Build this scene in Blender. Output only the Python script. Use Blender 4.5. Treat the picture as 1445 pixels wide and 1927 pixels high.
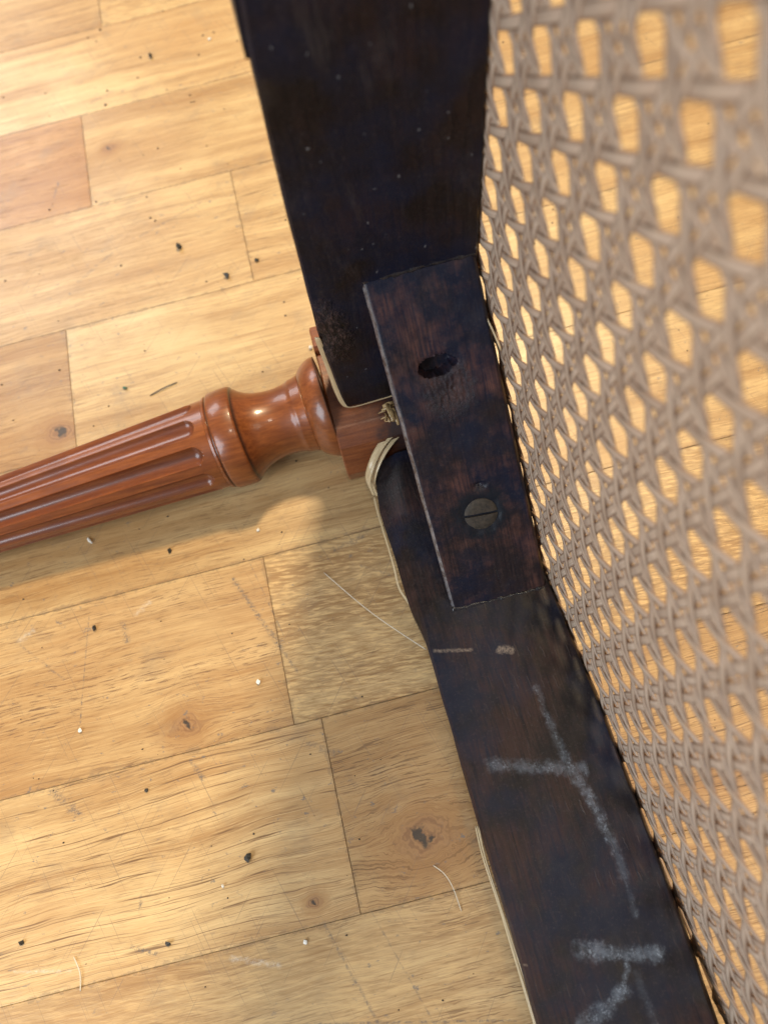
import bpy, math, random
from mathutils import Vector, Matrix, noise

# ------------------------------------------------------------------ reset
for o in list(bpy.data.objects):
    bpy.data.objects.remove(o, do_unlink=True)
scene = bpy.context.scene
COL = scene.collection
MM = 0.001
random.seed(7)

# ------------------------------------------------------------------ camera
def sub(a, b): return tuple(x - y for x, y in zip(a, b))
TH = math.atan(3500 / 1420.0)            # pitch below the horizon
CAM = Vector((0, 0, 345 * MM))
roll = math.atan2(0.25, 0.968)
lat = Vector((1, 0, 0)); fwd = Vector((0, math.cos(TH), -math.sin(TH))); upv = Vector((0, math.sin(TH), math.cos(TH)))
ex = lat * math.cos(roll) - upv * math.sin(roll)
ey = lat * math.sin(roll) + upv * math.cos(roll)
cam_data = bpy.data.cameras.new('camera')
cam = bpy.data.objects.new('camera', cam_data)
COL.objects.link(cam)
M3 = Matrix((ex, ey, -fwd)).transposed()
cam.matrix_world = Matrix.Translation(CAM) @ M3.to_4x4()
cam_data.sensor_fit = 'VERTICAL'
cam_data.sensor_height = 36
cam_data.lens = 36 * 1420 / 1927
cam_data.clip_start = 0.005
cam_data.clip_end = 50
cam_data.dof.use_dof = True
cam_data.dof.focus_distance = 0.315
cam_data.dof.aperture_fstop = 7.8
scene.camera = cam

# ------------------------------------------------------------------ light
world = bpy.data.worlds.new('World')
scene.world = world
world.use_nodes = True
bg = world.node_tree.nodes['Background']
bg.inputs['Color'].default_value = (0.88, 0.94, 1.0, 1)
bg.inputs['Strength'].default_value = 0.17

def area(name, pos, target, sx, sy, watts, color):
    d = bpy.data.lights.new(name, 'AREA')
    d.shape = 'RECTANGLE'; d.size = sx; d.size_y = sy; d.energy = watts; d.color = color
    o = bpy.data.objects.new(name, d); COL.objects.link(o)
    o.location = pos
    o.rotation_euler = (Vector(target) - Vector(pos)).to_track_quat('-Z', 'Y').to_euler()
    return o
area('ceiling_spot', (0.64, 1.50, 2.85), (0, 0.1, 0), 0.30, 0.28, 108, (1.0, 0.80, 0.49))
area('far_window', (-1.25, 2.3, 1.7), (0, 0.2, 0), 1.2, 1.0, 34, (0.93, 0.96, 1.0))
area('window_light', (-1.35, -0.75, 1.05), (0, 0.1, 0.05), 0.9, 1.0, 32, (0.80, 0.90, 1.0))
area('room_lamp', (0.15, -0.35, 2.2), (0, 0.15, 0), 0.22, 0.14, 5, (1.0, 0.88, 0.70))

area('side_lamp', (0.95, -0.40, 1.9), (0.1, 0.0, 0), 0.7, 0.6, 16, (1.0, 0.88, 0.68))

cy = scene.cycles
cy.max_bounces = 6; cy.diffuse_bounces = 3; cy.glossy_bounces = 3; cy.transmission_bounces = 2

vs = scene.view_settings
vs.view_transform = 'Standard'; vs.look = 'None'; vs.gamma = 1.0; vs.use_curve_mapping = False
vs.exposure = 0.02
scene.render.filter_size = 1.1

# ------------------------------------------------------------------ node helpers
class NT:
    def __init__(self, name):
        self.m = bpy.data.materials.new(name)
        self.m.use_nodes = True
        self.t = self.m.node_tree
        self.p = self.t.nodes['Principled BSDF']
    def n(self, kind): return self.t.nodes.new(kind)
    def l(self, a, b): self.t.links.new(a, b)
    def set(self, sock, v):
        if isinstance(v, bpy.types.NodeSocket): self.l(v, sock)
        elif v is not None: sock.default_value = v
    def math(self, op, a, b=None, c=None, clamp=False):
        n = self.n('ShaderNodeMath'); n.operation = op; n.use_clamp = clamp
        for s, v in zip(n.inputs, (a, b, c)): self.set(s, v)
        return n.outputs[0]
    def vec(self, op, a, b=None, s=None):
        n = self.n('ShaderNodeVectorMath'); n.operation = op
        self.set(n.inputs[0], a)
        if b is not None: self.set(n.inputs[1], b)
        if s is not None: self.set(n.inputs[3], s)
        return n.outputs['Value'] if op in ('LENGTH', 'DOT_PRODUCT', 'DISTANCE') else n.outputs[0]
    def xyz(self, v):
        n = self.n('ShaderNodeSeparateXYZ'); self.set(n.inputs[0], v); return n.outputs
    def cxyz(self, x, y, z):
        n = self.n('ShaderNodeCombineXYZ')
        for s, v in zip(n.inputs, (x, y, z)): self.set(s, v)
        return n.outputs[0]
    def noise(self, v, scale=1, detail=3, rough=0.5, dist=0):
        n = self.n('ShaderNodeTexNoise'); self.set(n.inputs['Vector'], v)
        n.inputs['Scale'].default_value = scale; n.inputs['Detail'].default_value = detail
        n.inputs['Roughness'].default_value = rough; n.inputs['Distortion'].default_value = dist
        return n.outputs[0]
    def mr(self, v, a, b, c=0.0, d=1.0, smooth=False):
        n = self.n('ShaderNodeMapRange'); n.clamp = True
        if smooth: n.interpolation_type = 'SMOOTHSTEP'
        self.set(n.inputs[0], v)
        for i, x in zip((1, 2, 3, 4), (a, b, c, d)): self.set(n.inputs[i], x)
        return n.outputs[0]
    def mix(self, f, a, b, mode='MIX'):
        n = self.n('ShaderNodeMix'); n.data_type = 'RGBA'; n.blend_type = mode
        self.set(n.inputs[0], f)
        for s, v in ((n.inputs[6], a), (n.inputs[7], b)):
            if isinstance(v, tuple): v = v + (1,) if len(v) == 3 else v
            self.set(s, v)
        return n.outputs[2]
    def attr(self, name):
        n = self.n('ShaderNodeAttribute'); n.attribute_type = 'OBJECT'; n.attribute_name = name
        return n.outputs['Fac']
    def pos(self):                       # world position in millimetres
        g = self.n('ShaderNodeNewGeometry')
        return self.vec('SCALE', g.outputs['Position'], s=1000.0)
    def uv(self):
        n = self.n('ShaderNodeTexCoord'); return n.outputs['UV']
    def seg(self, p, a, b):              # distance from p to the segment a-b
        ab = tuple(y - x for x, y in zip(a, b)); L2 = sum(c * c for c in ab)
        pa = self.vec('SUBTRACT', p, a)
        t = self.math('MULTIPLY', self.vec('DOT_PRODUCT', pa, ab), 1.0 / L2, clamp=True)
        n = self.n('ShaderNodeVectorMath'); n.operation = 'SCALE'
        n.inputs[0].default_value = ab; self.l(t, n.inputs[3])
        return self.vec('LENGTH', self.vec('SUBTRACT', pa, n.outputs[0]))
    def bump(self, h, dist=0.2, strength=0.5):
        n = self.n('ShaderNodeBump'); n.inputs['Strength'].default_value = strength
        n.inputs['Distance'].default_value = dist * MM
        self.l(h, n.inputs['Height']); self.l(n.outputs[0], self.p.inputs['Normal'])
    def out(self, color=None, rough=None, **kw):
        if color is not None:
            if isinstance(color, tuple): color = color + (1,)
            self.set(self.p.inputs['Base Color'], color)
        if rough is not None: self.set(self.p.inputs['Roughness'], rough)
        for k, v in kw.items(): self.set(self.p.inputs[k.replace('_', ' ')], v)
        return self.m

# ------------------------------------------------------------------ materials
def mat_floor():
    t = NT('oak_floor')
    P = t.pos()
    x, y, z = t.xyz(P)
    seed = t.attr('seed'); tone = t.attr('tone'); red = t.attr('red'); fig = t.attr('figure'); pore_amt = t.attr('pores'); line_amt = t.attr('lines')
    kx = t.attr('knot_x'); ky = t.attr('knot_y'); kr = t.attr('knot_r')
    sx = t.math('ADD', x, t.math('MULTIPLY', seed, 977.0))
    # gentle waviness of the grain
    wob = t.noise(t.cxyz(t.math('MULTIPLY', sx, 0.012), t.math('MULTIPLY', y, 0.02), seed), 1, 3, 0.5)
    y1 = t.math('ADD', y, t.math('MULTIPLY', t.math('SUBTRACT', wob, 0.5), 10.0))
    # fibres flow round the knot
    dx = t.math('SUBTRACT', x, kx); dy = t.math('SUBTRACT', y, ky)
    kw = t.noise(P, 0.11, 3, 0.65)
    dx = t.math('ADD', dx, t.math('MULTIPLY', t.math('SUBTRACT', kw, 0.5), t.math('MULTIPLY', kr, 3.0)))
    kn = t.noise(t.cxyz(t.math('MULTIPLY', x, 0.10), t.math('MULTIPLY', y, 0.10), seed), 1, 3)
    dxe = t.math('MULTIPLY', dx, 0.75)
    d2 = t.math('ADD', t.math('MULTIPLY', dxe, dxe), t.math('MULTIPLY', dy, dy))
    kr2 = t.math('MULTIPLY', kr, kr)
    flow = t.math('DIVIDE', t.math('MULTIPLY', t.math('MULTIPLY', dy, kr2), -1.7), t.math('ADD', d2, t.math('MULTIPLY', kr2, 0.35)))
    psi = t.math('ADD', y1, flow)
    kn2 = t.noise(P, 0.32, 3, 0.7)
    kd = t.math('MULTIPLY', t.math('SQRT', d2), t.math('ADD', 0.25, t.math('ADD', t.math('MULTIPLY', kn, 0.9), t.math('MULTIPLY', kn2, 0.6))))
    def g(fx, fy, det=3, r=0.5, off=0.0):
        return t.noise(t.cxyz(t.math('MULTIPLY', sx, fx), t.math('MULTIPLY', psi, fy), t.math('ADD', seed, off)), 1, det, r)
    band = g(0.004, 0.10, 3, 0.55)
    ring = t.math('SINE', t.math('ADD', t.math('MULTIPLY', psi, 0.75), t.math('MULTIPLY', g(0.006, 0.02, 2, 0.5, 3.1), 26.0)))
    fib = g(0.022, 0.9, 5, 0.65, 5.0)
    fine = g(0.055, 1.9, 3, 0.65, 9.0)
    pore = g(0.055, 1.05, 3, 0.6, 14.0)
    pore2 = g(0.11, 1.7, 2, 0.6, 17.0)
    pmask = t.noise(t.cxyz(t.math('MULTIPLY', sx, 0.01), t.math('MULTIPLY', psi, 0.05), t.math('ADD', seed, 21.0)), 1, 2)
    blot = t.noise(t.cxyz(t.math('MULTIPLY', x, 0.012), t.math('MULTIPLY', y, 0.016), t.math('ADD', seed, 33.0)), 1, 4, 0.55)
    c = t.mix(t.mr(band, 0.30, 0.70), (0.34, 0.195, 0.080), (0.58, 0.405, 0.200))
    c = t.mix(t.math('MULTIPLY', t.mr(ring, 0.1, 1.0), 0.10), c, (0.40, 0.21, 0.075))
    c = t.mix(t.math('MULTIPLY', t.mr(fib, 0.50, 0.72), 0.48), c, (0.33, 0.17, 0.06))
    c = t.mix(t.math('MULTIPLY', t.mr(fine, 0.53, 0.68), 0.60), c, (0.27, 0.145, 0.055))
    c = t.mix(t.math('MULTIPLY', t.mr(fine, 0.46, 0.30), 0.50), c, (0.70, 0.50, 0.25))
    c = t.mix(t.math('MULTIPLY', t.mr(blot, 0.5, 0.72), 0.60), c, (0.40, 0.225, 0.085))
    c = t.mix(t.math('MULTIPLY', t.mr(blot, 0.47, 0.28), 0.50), c, (0.66, 0.49, 0.26))
    ln = g(0.0030, 0.20, 2, 0.5, 41.0)
    lines = t.math('MULTIPLY', t.mr(t.math('ABSOLUTE', t.math('SUBTRACT', ln, 0.5)), 0.0105, 0.003), t.mr(fib, 0.41, 0.53))
    c = t.mix(t.math('MULTIPLY', lines, t.math('MULTIPLY', line_amt, 0.85)), c, (0.13, 0.065, 0.028))
    # medullary flecks running across the grain
    fl = t.noise(t.cxyz(t.math('ADD', t.math('MULTIPLY', sx, 0.10), t.math('MULTIPLY', y, -0.10)), t.math('MULTIPLY', t.math('ADD', y, t.math('MULTIPLY', x, 0.16)), 0.75), seed), 1, 3, 0.6, 0.3)
    c = t.mix(t.math('MULTIPLY', t.mr(fl, 0.5, 0.62), t.math('MULTIPLY', fig, 0.75)), c, (0.74, 0.50, 0.23))
    c = t.mix(t.math('MULTIPLY', t.mr(fl, 0.46, 0.34), t.math('MULTIPLY', fig, 0.6)), c, (0.31, 0.165, 0.055))
    # open pores, dark short dashes
    pm = t.math('MULTIPLY', t.math('MAXIMUM', t.mr(pore, 0.595, 0.64, 0.0, 0.95), t.mr(pore2, 0.595, 0.65, 0.0, 0.85)), t.math('MULTIPLY', t.mr(pmask, 0.36, 0.58, 0.15, 1.0), pore_amt))
    c = t.mix(t.math('MULTIPLY', pm, 0.9), c, (0.125, 0.060, 0.024))
    # tone and warmth of the single plank
    c = t.mix(t.mr(red, 0.0, 1.0), c, t.mix(1.0, c, (0.93, 0.70, 0.50), 'MULTIPLY'))
    hs = t.n('ShaderNodeHueSaturation'); t.l(c, hs.inputs['Color']); t.set(hs.inputs['Value'], tone); c = hs.outputs[0]
    # knot
    kq = t.math('DIVIDE', kd, kr)
    kring = t.math('SINE', t.math('MULTIPLY', kq, 16.0))
    c = t.mix(t.mr(kq, 3.2, 0.9, 0.0, 0.60, True), c, (0.30, 0.145, 0.05))
    c = t.mix(t.mr(kq, 1.25, 0.80, 0.0, 0.80), c, t.mix(t.mr(kring, -1, 1), (0.21, 0.10, 0.045), (0.32, 0.17, 0.072)))
    kc = t.math('SQRT', t.math('ADD', t.math('POWER', t.math('MULTIPLY', t.math('ADD', dx, t.math('MULTIPLY', dy, 0.35)), 2.2), 2.0), t.math('POWER', dy, 2.0)))
    kc = t.math('DIVIDE', t.math('MULTIPLY', kc, t.math('ADD', 0.35, t.math('MULTIPLY', kn2, 1.3))), kr)
    c = t.mix(t.mr(kc, 0.70, 0.40, 0.0, 0.92), c, (0.036, 0.028, 0.023))
    # grime, dents and scratches
    gr = t.noise(P, 0.035, 5, 0.65)
    c = t.mix(t.mr(gr, 0.56, 0.75, 0.0, 0.35), c, (0.19, 0.15, 0.11))
    dn = t.noise(t.cxyz(t.math('MULTIPLY', x, 0.16), t.math('MULTIPLY', y, 0.24), 4.0), 1, 4, 0.75)
    dens = t.noise(P, 0.011, 2, 0.5)
    dent = t.math('MULTIPLY', t.mr(dn, 0.625, 0.67), t.mr(dens, 0.38, 0.56))
    c = t.mix(t.math('MULTIPLY', dent, 0.72), c, (0.125, 0.12, 0.12))
    ed = t.math('MINIMUM', t.math('MINIMUM', t.math('SUBTRACT', x, t.attr('edge_x0')), t.math('SUBTRACT', t.attr('edge_x1'), x)),
                t.math('MINIMUM', t.math('SUBTRACT', y, t.attr('edge_y0')), t.math('SUBTRACT', t.attr('edge_y1'), y)))
    eg = t.noise(P, 0.16, 4, 0.75)
    c = t.mix(t.mr(t.math('SUBTRACT', ed, t.math('MULTIPLY', t.math('SUBTRACT', eg, 0.47), 9.0)), 0.45, 0.0, 0.0, 0.30), c, (0.12, 0.085, 0.06))
    scr = None
    W = t.noise(P, 0.25, 4, 0.7)
    for (a, b, w, s) in SCRATCHES:
        d = t.seg(t.cxyz(x, y, 0.0), (a[0], a[1], 0), (b[0], b[1], 0))
        w = w * 1.15
        k = t.math('MULTIPLY', t.mr(t.math('SUBTRACT', d, t.math('MULTIPLY', t.math('SUBTRACT', W, 0.5), w * 3.2)), w * 1.2, w * 0.1), s)
        scr = k if scr is None else t.math('MAXIMUM', scr, k)
    W2 = t.noise(P, 0.55, 4, 0.85)
    scr = t.math('MULTIPLY', scr, t.mr(W2, 0.44, 0.58))
    c = t.mix(scr, c, (0.085, 0.083, 0.088))
    sf = None
    for (a, b, w) in SCUFFS:
        d = t.seg(t.cxyz(x, y, 0.0), (a[0], a[1], 0), (b[0], b[1], 0))
        k = t.mr(t.math('SUBTRACT', d, t.math('MULTIPLY', t.math('SUBTRACT', W, 0.5), w * 3)), w, 0.0)
        sf = k if sf is None else t.math('MAXIMUM', sf, k)
    c = t.mix(t.math('MULTIPLY', t.math('MULTIPLY', sf, t.mr(W2, 0.40, 0.60)), 0.4), c, (0.66, 0.63, 0.58))
    # faint hair scratches in two directions
    hs1 = t.noise(t.cxyz(t.math('MULTIPLY', t.math('ADD', x, t.math('MULTIPLY', y, 0.35)), 1.6), t.math('MULTIPLY', y, 0.018), 8.0), 1, 2, 0.6)
    hs2 = t.noise(t.cxyz(t.math('MULTIPLY', t.math('SUBTRACT', x, t.math('MULTIPLY', y, 0.8)), 1.2), t.math('MULTIPLY', t.math('ADD', y, x), 0.014), 2.0), 1, 2, 0.6)
    hsm = t.math('MAXIMUM', t.mr(hs1, 0.665, 0.70), t.mr(hs2, 0.67, 0.70))
    c = t.mix(t.math('MULTIPLY', hsm, 0.55), c, (0.17, 0.12, 0.085))
    ro = t.math('ADD', t.mr(blot, 0.3, 0.7, 0.30, 0.42), t.math('MULTIPLY', pm, 0.2))
    wv = t.noise(P, 0.03, 2)
    h = t.math('ADD', t.math('SUBTRACT', t.math('MULTIPLY', fine, 0.4), t.math('MULTIPLY', dn, 0.35)), wv)
    t.bump(h, 0.35, 0.55)
    return t.out(c, ro, Specular_IOR_Level=0.5)

def mat_stained(name, strokes=(), scrapes=(), saw=0.0, extra=None, grain_axis='y', light=0.0, worn_k=1.0):
    """dark stained beech, blue-black bloom and worn brown patches, chalk strokes where given"""
    t = NT(name)
    P = t.pos(); x, y, z = t.xyz(P)
    big = t.noise(P, 0.028, 4, 0.6)
    big2 = t.noise(t.vec('ADD', P, (300, 90, 40)), 0.035, 4, 0.6)
    if grain_axis == 'y': gv = t.cxyz(t.math('MULTIPLY', x, 0.9), t.math('MULTIPLY', y, 0.05), t.math('MULTIPLY', z, 0.3))
    elif grain_axis == 'x': gv = t.cxyz(t.math('MULTIPLY', x, 0.05), t.math('MULTIPLY', y, 0.9), t.math('MULTIPLY', z, 0.9))
    elif grain_axis == 'd': gv = t.cxyz(t.math('MULTIPLY', x, 1.1), t.math('MULTIPLY', t.math('ADD', y, z), 0.04), t.math('MULTIPLY', t.math('SUBTRACT', y, z), 0.6))
    else: gv = t.cxyz(t.math('MULTIPLY', x, 0.7), t.math('MULTIPLY', y, 0.3), t.math('MULTIPLY', z, 0.04))
    gr = t.noise(gv, 1, 4, 0.65)
    mid = t.noise(P, 0.22, 4, 0.7)
    fine = t.noise(P, 0.95, 5, 0.8)
    b = 1.0 + light
    c = t.mix(t.mr(gr, 0.35, 0.7), (0.0075 * b, 0.005 * b, 0.0065 * b), (0.019 * b, 0.0115 * b, 0.0115 * b))
    c = t.mix(t.math('MULTIPLY', t.mr(big, 0.44, 0.60), 0.85), c, (0.006, 0.009, 0.024))
    worn = t.math('MULTIPLY', t.mr(t.math('ADD', t.math('MULTIPLY', big2, 0.75), t.math('MULTIPLY', mid, 0.25)), 0.46, 0.60), t.mr(gr, 0.34, 0.58, 0.15, 1.0))
    c = t.mix(t.math('MULTIPLY', worn, 0.58 if light > -0.3 else 0.30), c, (0.062 * worn_k, 0.025 * worn_k, 0.018 * worn_k))
    c = t.mix(t.math('MULTIPLY', t.mr(fine, 0.55, 0.68), 0.34), c, (0.075, 0.058, 0.055))
    h = t.math('ADD', t.math('MULTIPLY', fine, 0.25), t.math('ADD', t.math('MULTIPLY', gr, 0.5), t.math('MULTIPLY', mid, 0.6)))
    ro = t.mr(mid, 0.3, 0.7, 0.34, 0.56)
    if saw:
        sw = t.noise(t.cxyz(t.math('MULTIPLY', t.math('ADD', x, t.math('MULTIPLY', y, 0.12)), 0.42), t.math('MULTIPLY', y, 0.075), 3.0), 1, 2, 0.5)
        tx = t.math('ABSOLUTE', t.math('SINE', t.math('ADD', t.math('MULTIPLY', t.math('ADD', x, t.math('MULTIPLY', y, 0.10)), 0.62), t.math('MULTIPLY', mid, 1.2))))
        ty = t.math('SINE', t.math('ADD', t.math('MULTIPLY', t.math('ADD', y, t.math('MULTIPLY', x, 0.25)), 0.50), t.math('MULTIPLY', mid, 2.5)))
        tick = t.math('MULTIPLY', t.math('MULTIPLY', t.mr(tx, 0.28, 0.05), t.mr(ty, -0.1, 0.5)), t.mr(big2, 0.40, 0.58, 0.15, 1.0))
        sw = t.math('ADD', t.math('MULTIPLY', sw, 0.82), t.math('MULTIPLY', tick, 0.28))
        sm = t.math('MULTIPLY', t.math('MULTIPLY', t.mr(sw, 0.52, 0.66), saw), t.mr(x, 12.0, 45.0, 0.35, 1.0))
        c = t.mix(t.math('MULTIPLY', sm, 0.42), c, (0.075, 0.050, 0.040))
        h = t.math('ADD', h, t.math('MULTIPLY', sm, 0.5))
    if scrapes:
        for (a, bb, w, s) in scrapes:
            d = t.seg(P, a, bb)
            k = t.math('MULTIPLY', t.mr(t.math('SUBTRACT', d, t.math('MULTIPLY', t.math('SUBTRACT', mid, 0.5), w * 2.5)), w, w * 0.2), s)
            k = t.math('MULTIPLY', k, t.mr(fine, 0.35, 0.6))
            c = t.mix(k, c, (0.33, 0.25, 0.19))
    if strokes:
        k = None
        for (a, bb, w, s) in strokes:
            d = t.seg(P, a, bb)
            q = t.math('MULTIPLY', t.mr(t.math('SUBTRACT', d, t.math('MULTIPLY', t.math('SUBTRACT', mid, 0.5), w * 2.2)), w * 1.1, w * 0.05, 0, 1, True), s)
            k = q if k is None else t.math('MAXIMUM', k, q)
        cg = t.noise(P, 1.15, 3, 0.75)
        brk = t.noise(P, 0.33, 3, 0.7)
        k2 = t.math('MULTIPLY', t.math('MULTIPLY', k, t.mr(cg, 0.42, 0.68, 0.06, 1.0)), t.math('MULTIPLY', t.mr(brk, 0.36, 0.62, 0.15, 1.0), t.mr(gr, 0.36, 0.60, 0.35, 1.0)))
        k2 = t.math('MAXIMUM', k2, t.math('MULTIPLY', k, t.mr(mid, 0.35, 0.65, 0.04, 0.30)))
        c = t.mix(k2, c, (0.33, 0.38, 0.45))
        ro = t.math('ADD', ro, t.math('MULTIPLY', k2, 0.3))
    if extra: c, h = extra(t, P, c, h, mid, fine)
    t.bump(h, 0.35, 0.6)
    return t.out(c, ro, Specular_IOR_Level=0.28)

def mat_varnish():
    t = NT('red_brown_varnish')
    P = t.pos(); x, y, z = t.xyz(P)
    g = t.noise(t.cxyz(t.math('MULTIPLY', x, 0.05), t.math('MULTIPLY', y, 0.55), t.math('MULTIPLY', z, 0.55)), 1, 4, 0.6)
    f = t.noise(t.cxyz(t.math('MULTIPLY', x, 0.35), t.math('MULTIPLY', y, 2.2), t.math('MULTIPLY', z, 2.2)), 1, 3, 0.6)
    m = t.noise(P, 0.06, 4, 0.6)
    c = t.mix(t.mr(g, 0.3, 0.7), (0.14, 0.036, 0.009), (0.27, 0.080, 0.020))
    c = t.mix(t.math('MULTIPLY', t.mr(f, 0.5, 0.7), 0.35), c, (0.13, 0.030, 0.009))
    c = t.mix(t.math('MULTIPLY', t.mr(m, 0.48, 0.70), 0.65), c, (0.13, 0.036, 0.013))
    # darker colour inside the flutes
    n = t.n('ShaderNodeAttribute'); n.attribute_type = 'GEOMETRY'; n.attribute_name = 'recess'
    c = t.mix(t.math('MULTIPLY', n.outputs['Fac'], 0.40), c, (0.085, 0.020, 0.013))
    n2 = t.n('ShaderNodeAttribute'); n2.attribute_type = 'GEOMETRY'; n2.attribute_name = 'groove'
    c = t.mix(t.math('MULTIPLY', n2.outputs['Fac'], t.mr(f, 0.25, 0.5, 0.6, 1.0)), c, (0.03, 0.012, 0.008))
    sp = t.noise(P, 1.2, 3, 0.7)
    c = t.mix(t.mr(sp, 0.70, 0.76, 0.0, 0.5), c, (0.08, 0.03, 0.015))
    t.bump(t.math('ADD', t.math('MULTIPLY', m, 1.0), t.math('MULTIPLY', f, 0.12)), 0.25, 0.35)
    return t.out(c, t.mr(m, 0.3, 0.7, 0.30, 0.42), Coat_Weight=0.35, Coat_Roughness=0.13, Specular_IOR_Level=0.35)

def mat_post():
    t = NT('worn_post_wood')
    P = t.pos(); x, y, z = t.xyz(P)
    g = t.noise(t.cxyz(t.math('MULTIPLY', x, 0.05), t.math('MULTIPLY', y, 0.6), t.math('MULTIPLY', z, 0.6)), 1, 4, 0.65)
    m = t.noise(P, 0.09, 4, 0.65)
    f = t.noise(P, 1.2, 4, 0.7)
    c = t.mix(t.mr(g, 0.3, 0.7), (0.13, 0.034, 0.013), (0.28, 0.085, 0.027))
    # dark stain begins part of the way along the post
    e = t.math('ADD', x, t.math('MULTIPLY', t.math('SUBTRACT', m, 0.5), 30.0))
    c = t.mix(t.mr(e, 0.0, 16.0, 0.0, 0.90, True), c, (0.014, 0.009, 0.010))
    c = t.mix(t.mr(f, 0.60, 0.72, 0.0, 0.55), c, (0.02, 0.01, 0.008))
    t.bump(t.math('ADD', m, t.math('MULTIPLY', f, 0.3)), 0.35, 0.6)
    return t.out(c, t.mr(m, 0.3, 0.7, 0.32, 0.5), Coat_Weight=0.15, Coat_Roughness=0.25)

def mat_cane(name, c1, c2, edge=0.35):
    t = NT(name)
    u, v, w = t.xyz(t.uv())              # u along, v across (mm)
    sd = t.attr('seed')
    n1 = t.noise(t.cxyz(t.math('MULTIPLY', u, 0.03), t.math('MULTIPLY', v, 2.6), sd), 1, 3, 0.6)
    n2 = t.noise(t.cxyz(t.math('MULTIPLY', u, 0.06), 0.3, sd), 1, 2, 0.5)
    c = t.mix(t.mr(n1, 0.3, 0.7), c1, c2)
    c = t.mix(t.math('MULTIPLY', t.mr(n2, 0.48, 0.75), 0.55), c, tuple(q * 0.70 for q in c1))
    av = t.math('ABSOLUTE', v)
    c = t.mix(t.mr(av, 0.85, 1.4, 0.0, edge), c, (0.22, 0.12, 0.07))  # strand edges painted darker, as shade in the gaps between strands
    t.bump(n1, 0.10, 0.5)
    t.out(c, 0.27)
    tr = t.n('ShaderNodeBsdfTranslucent'); tr.inputs['Color'].default_value = (0.62, 0.36, 0.15, 1)
    mx = t.n('ShaderNodeMixShader'); mx.inputs[0].default_value = 0.22
    t.l(t.p.outputs[0], mx.inputs[1]); t.l(tr.outputs[0], mx.inputs[2])
    t.l(mx.outputs[0], t.t.nodes['Material Output'].inputs['Surface'])
    return t.m

def mat_plain(name, c, rough=0.6, scale=1.0, var=0.35, metal=0.0):
    t = NT(name); P = t.pos()
    n = t.noise(P, scale, 4, 0.65)
    cc = t.mix(t.mr(n, 0.3, 0.7), tuple(q * (1 - var) for q in c), tuple(min(1, q * (1 + var)) for q in c))
    t.bump(n, 0.2, 0.6)
    return t.out(cc, rough, Metallic=metal)

# world positions of floor scratches: (start, end, half width, strength)
SCRATCHES = [
    ((-79, 125), (-62, 86), 1.2, 0.85), ((-66, 96), (-57, 74), 0.8, 0.6), ((-70, 133), (-60, 92), 0.35, 0.7),
    ((-175, 49), (-163, 36), 2.0, 0.75), ((-111, 47), (-107, 38), 1.1, 0.8), ((-151, 128), (-160, 76), 0.35, 0.8),
    ((-186, 120), (-166, 98), 0.6, 0.5), ((-140, -2), (-141, -8), 0.8, 0.8), ((-28, 127), (-13, 130), 1.6, 0.6),
    ((-66, -29), (-52, -68), 0.7, 0.6), ((-46, -29), (-28, -80), 0.4, 0.5), ((-80, -62), (0, -78), 0.5, 0.7),
    ((-146, -20), (-136, -25), 1.0, 0.8), ((-58, 41), (-47, 35), 1.5, 0.5), ((-135, 118), (-134, 108), 1.4, 0.7),
    ((-140, 330), (-118, 345), 1.0, 0.5), ((-100, 352), (-60, 366), 0.8, 0.55), ((-120, 474), (-104, 480), 1.2, 0.5),
    ((-150, 400), (-146, 412), 0.7, 0.9), ((-17, 116), (-5, 108), 0.7, 0.45),
]
SCUFFS = [((-186, 122.6), (-180, 125.6), 2.2), ((-128, 121), (-121, 125), 1.8), ((-106, -33), (-87, -40), 1.4), ((-196, -18), (-172, -23), 0.9)]
M_FLOOR = mat_floor()
M_GAP = mat_plain('dark_joint', (0.035, 0.025, 0.018), 0.8)

# ------------------------------------------------------------------ mesh helpers
def link(name, verts, faces, mat, parent=None, smooth=True, uvs=None, scale=MM):
    me = bpy.data.meshes.new(name)
    me.from_pydata([tuple(c * scale for c in v) for v in verts], [], faces)
    if uvs is not None:
        l = me.uv_layers.new(name='UVMap')
        for lp in me.loops: l.data[lp.index].uv = uvs[lp.vertex_index]
    me.materials.append(mat)
    for p in me.polygons: p.use_smooth = smooth
    me.update()
    o = bpy.data.objects.new(name, me)
    COL.objects.link(o)
    if parent is not None: o.parent = parent
    return o

def tag(o, label=None, cat=None, group=None, kind=None):
    if label: o['label'] = label
    if cat: o['category'] = cat
    if group: o['group'] = group
    if kind: o['kind'] = kind
    return o

def sharp(o, deg=35):
    o.data.set_sharp_from_angle(angle=math.radians(deg))
    return o

def interp(tab, x):
    if x <= tab[0][0]: return tab[0][1]
    for (a, b), (c, d) in zip(tab, tab[1:]):
        if x <= c: return b + (d - b) * (x - a) / (c - a)
    return tab[-1][1]

def nz(p, s, seed=0.0):
    return noise.noise(Vector((p[0] * s + seed, p[1] * s + seed * 1.7, p[2] * s - seed)))

def sweep(rings, close_ends=True):
    """rings: lists of equal length, each ring a closed loop"""
    v = []; f = []; m = len(rings[0])
    for r in rings: v += r
    for i in range(len(rings) - 1):
        for j in range(m):
            a = i * m + j; b = i * m + (j + 1) % m
            f.append((a, b, b + m, a + m))
    if close_ends:
        f.append(tuple(reversed(range(m)))); f.append(tuple(range((len(rings) - 1) * m, len(rings) * m)))
    return v, f

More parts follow.
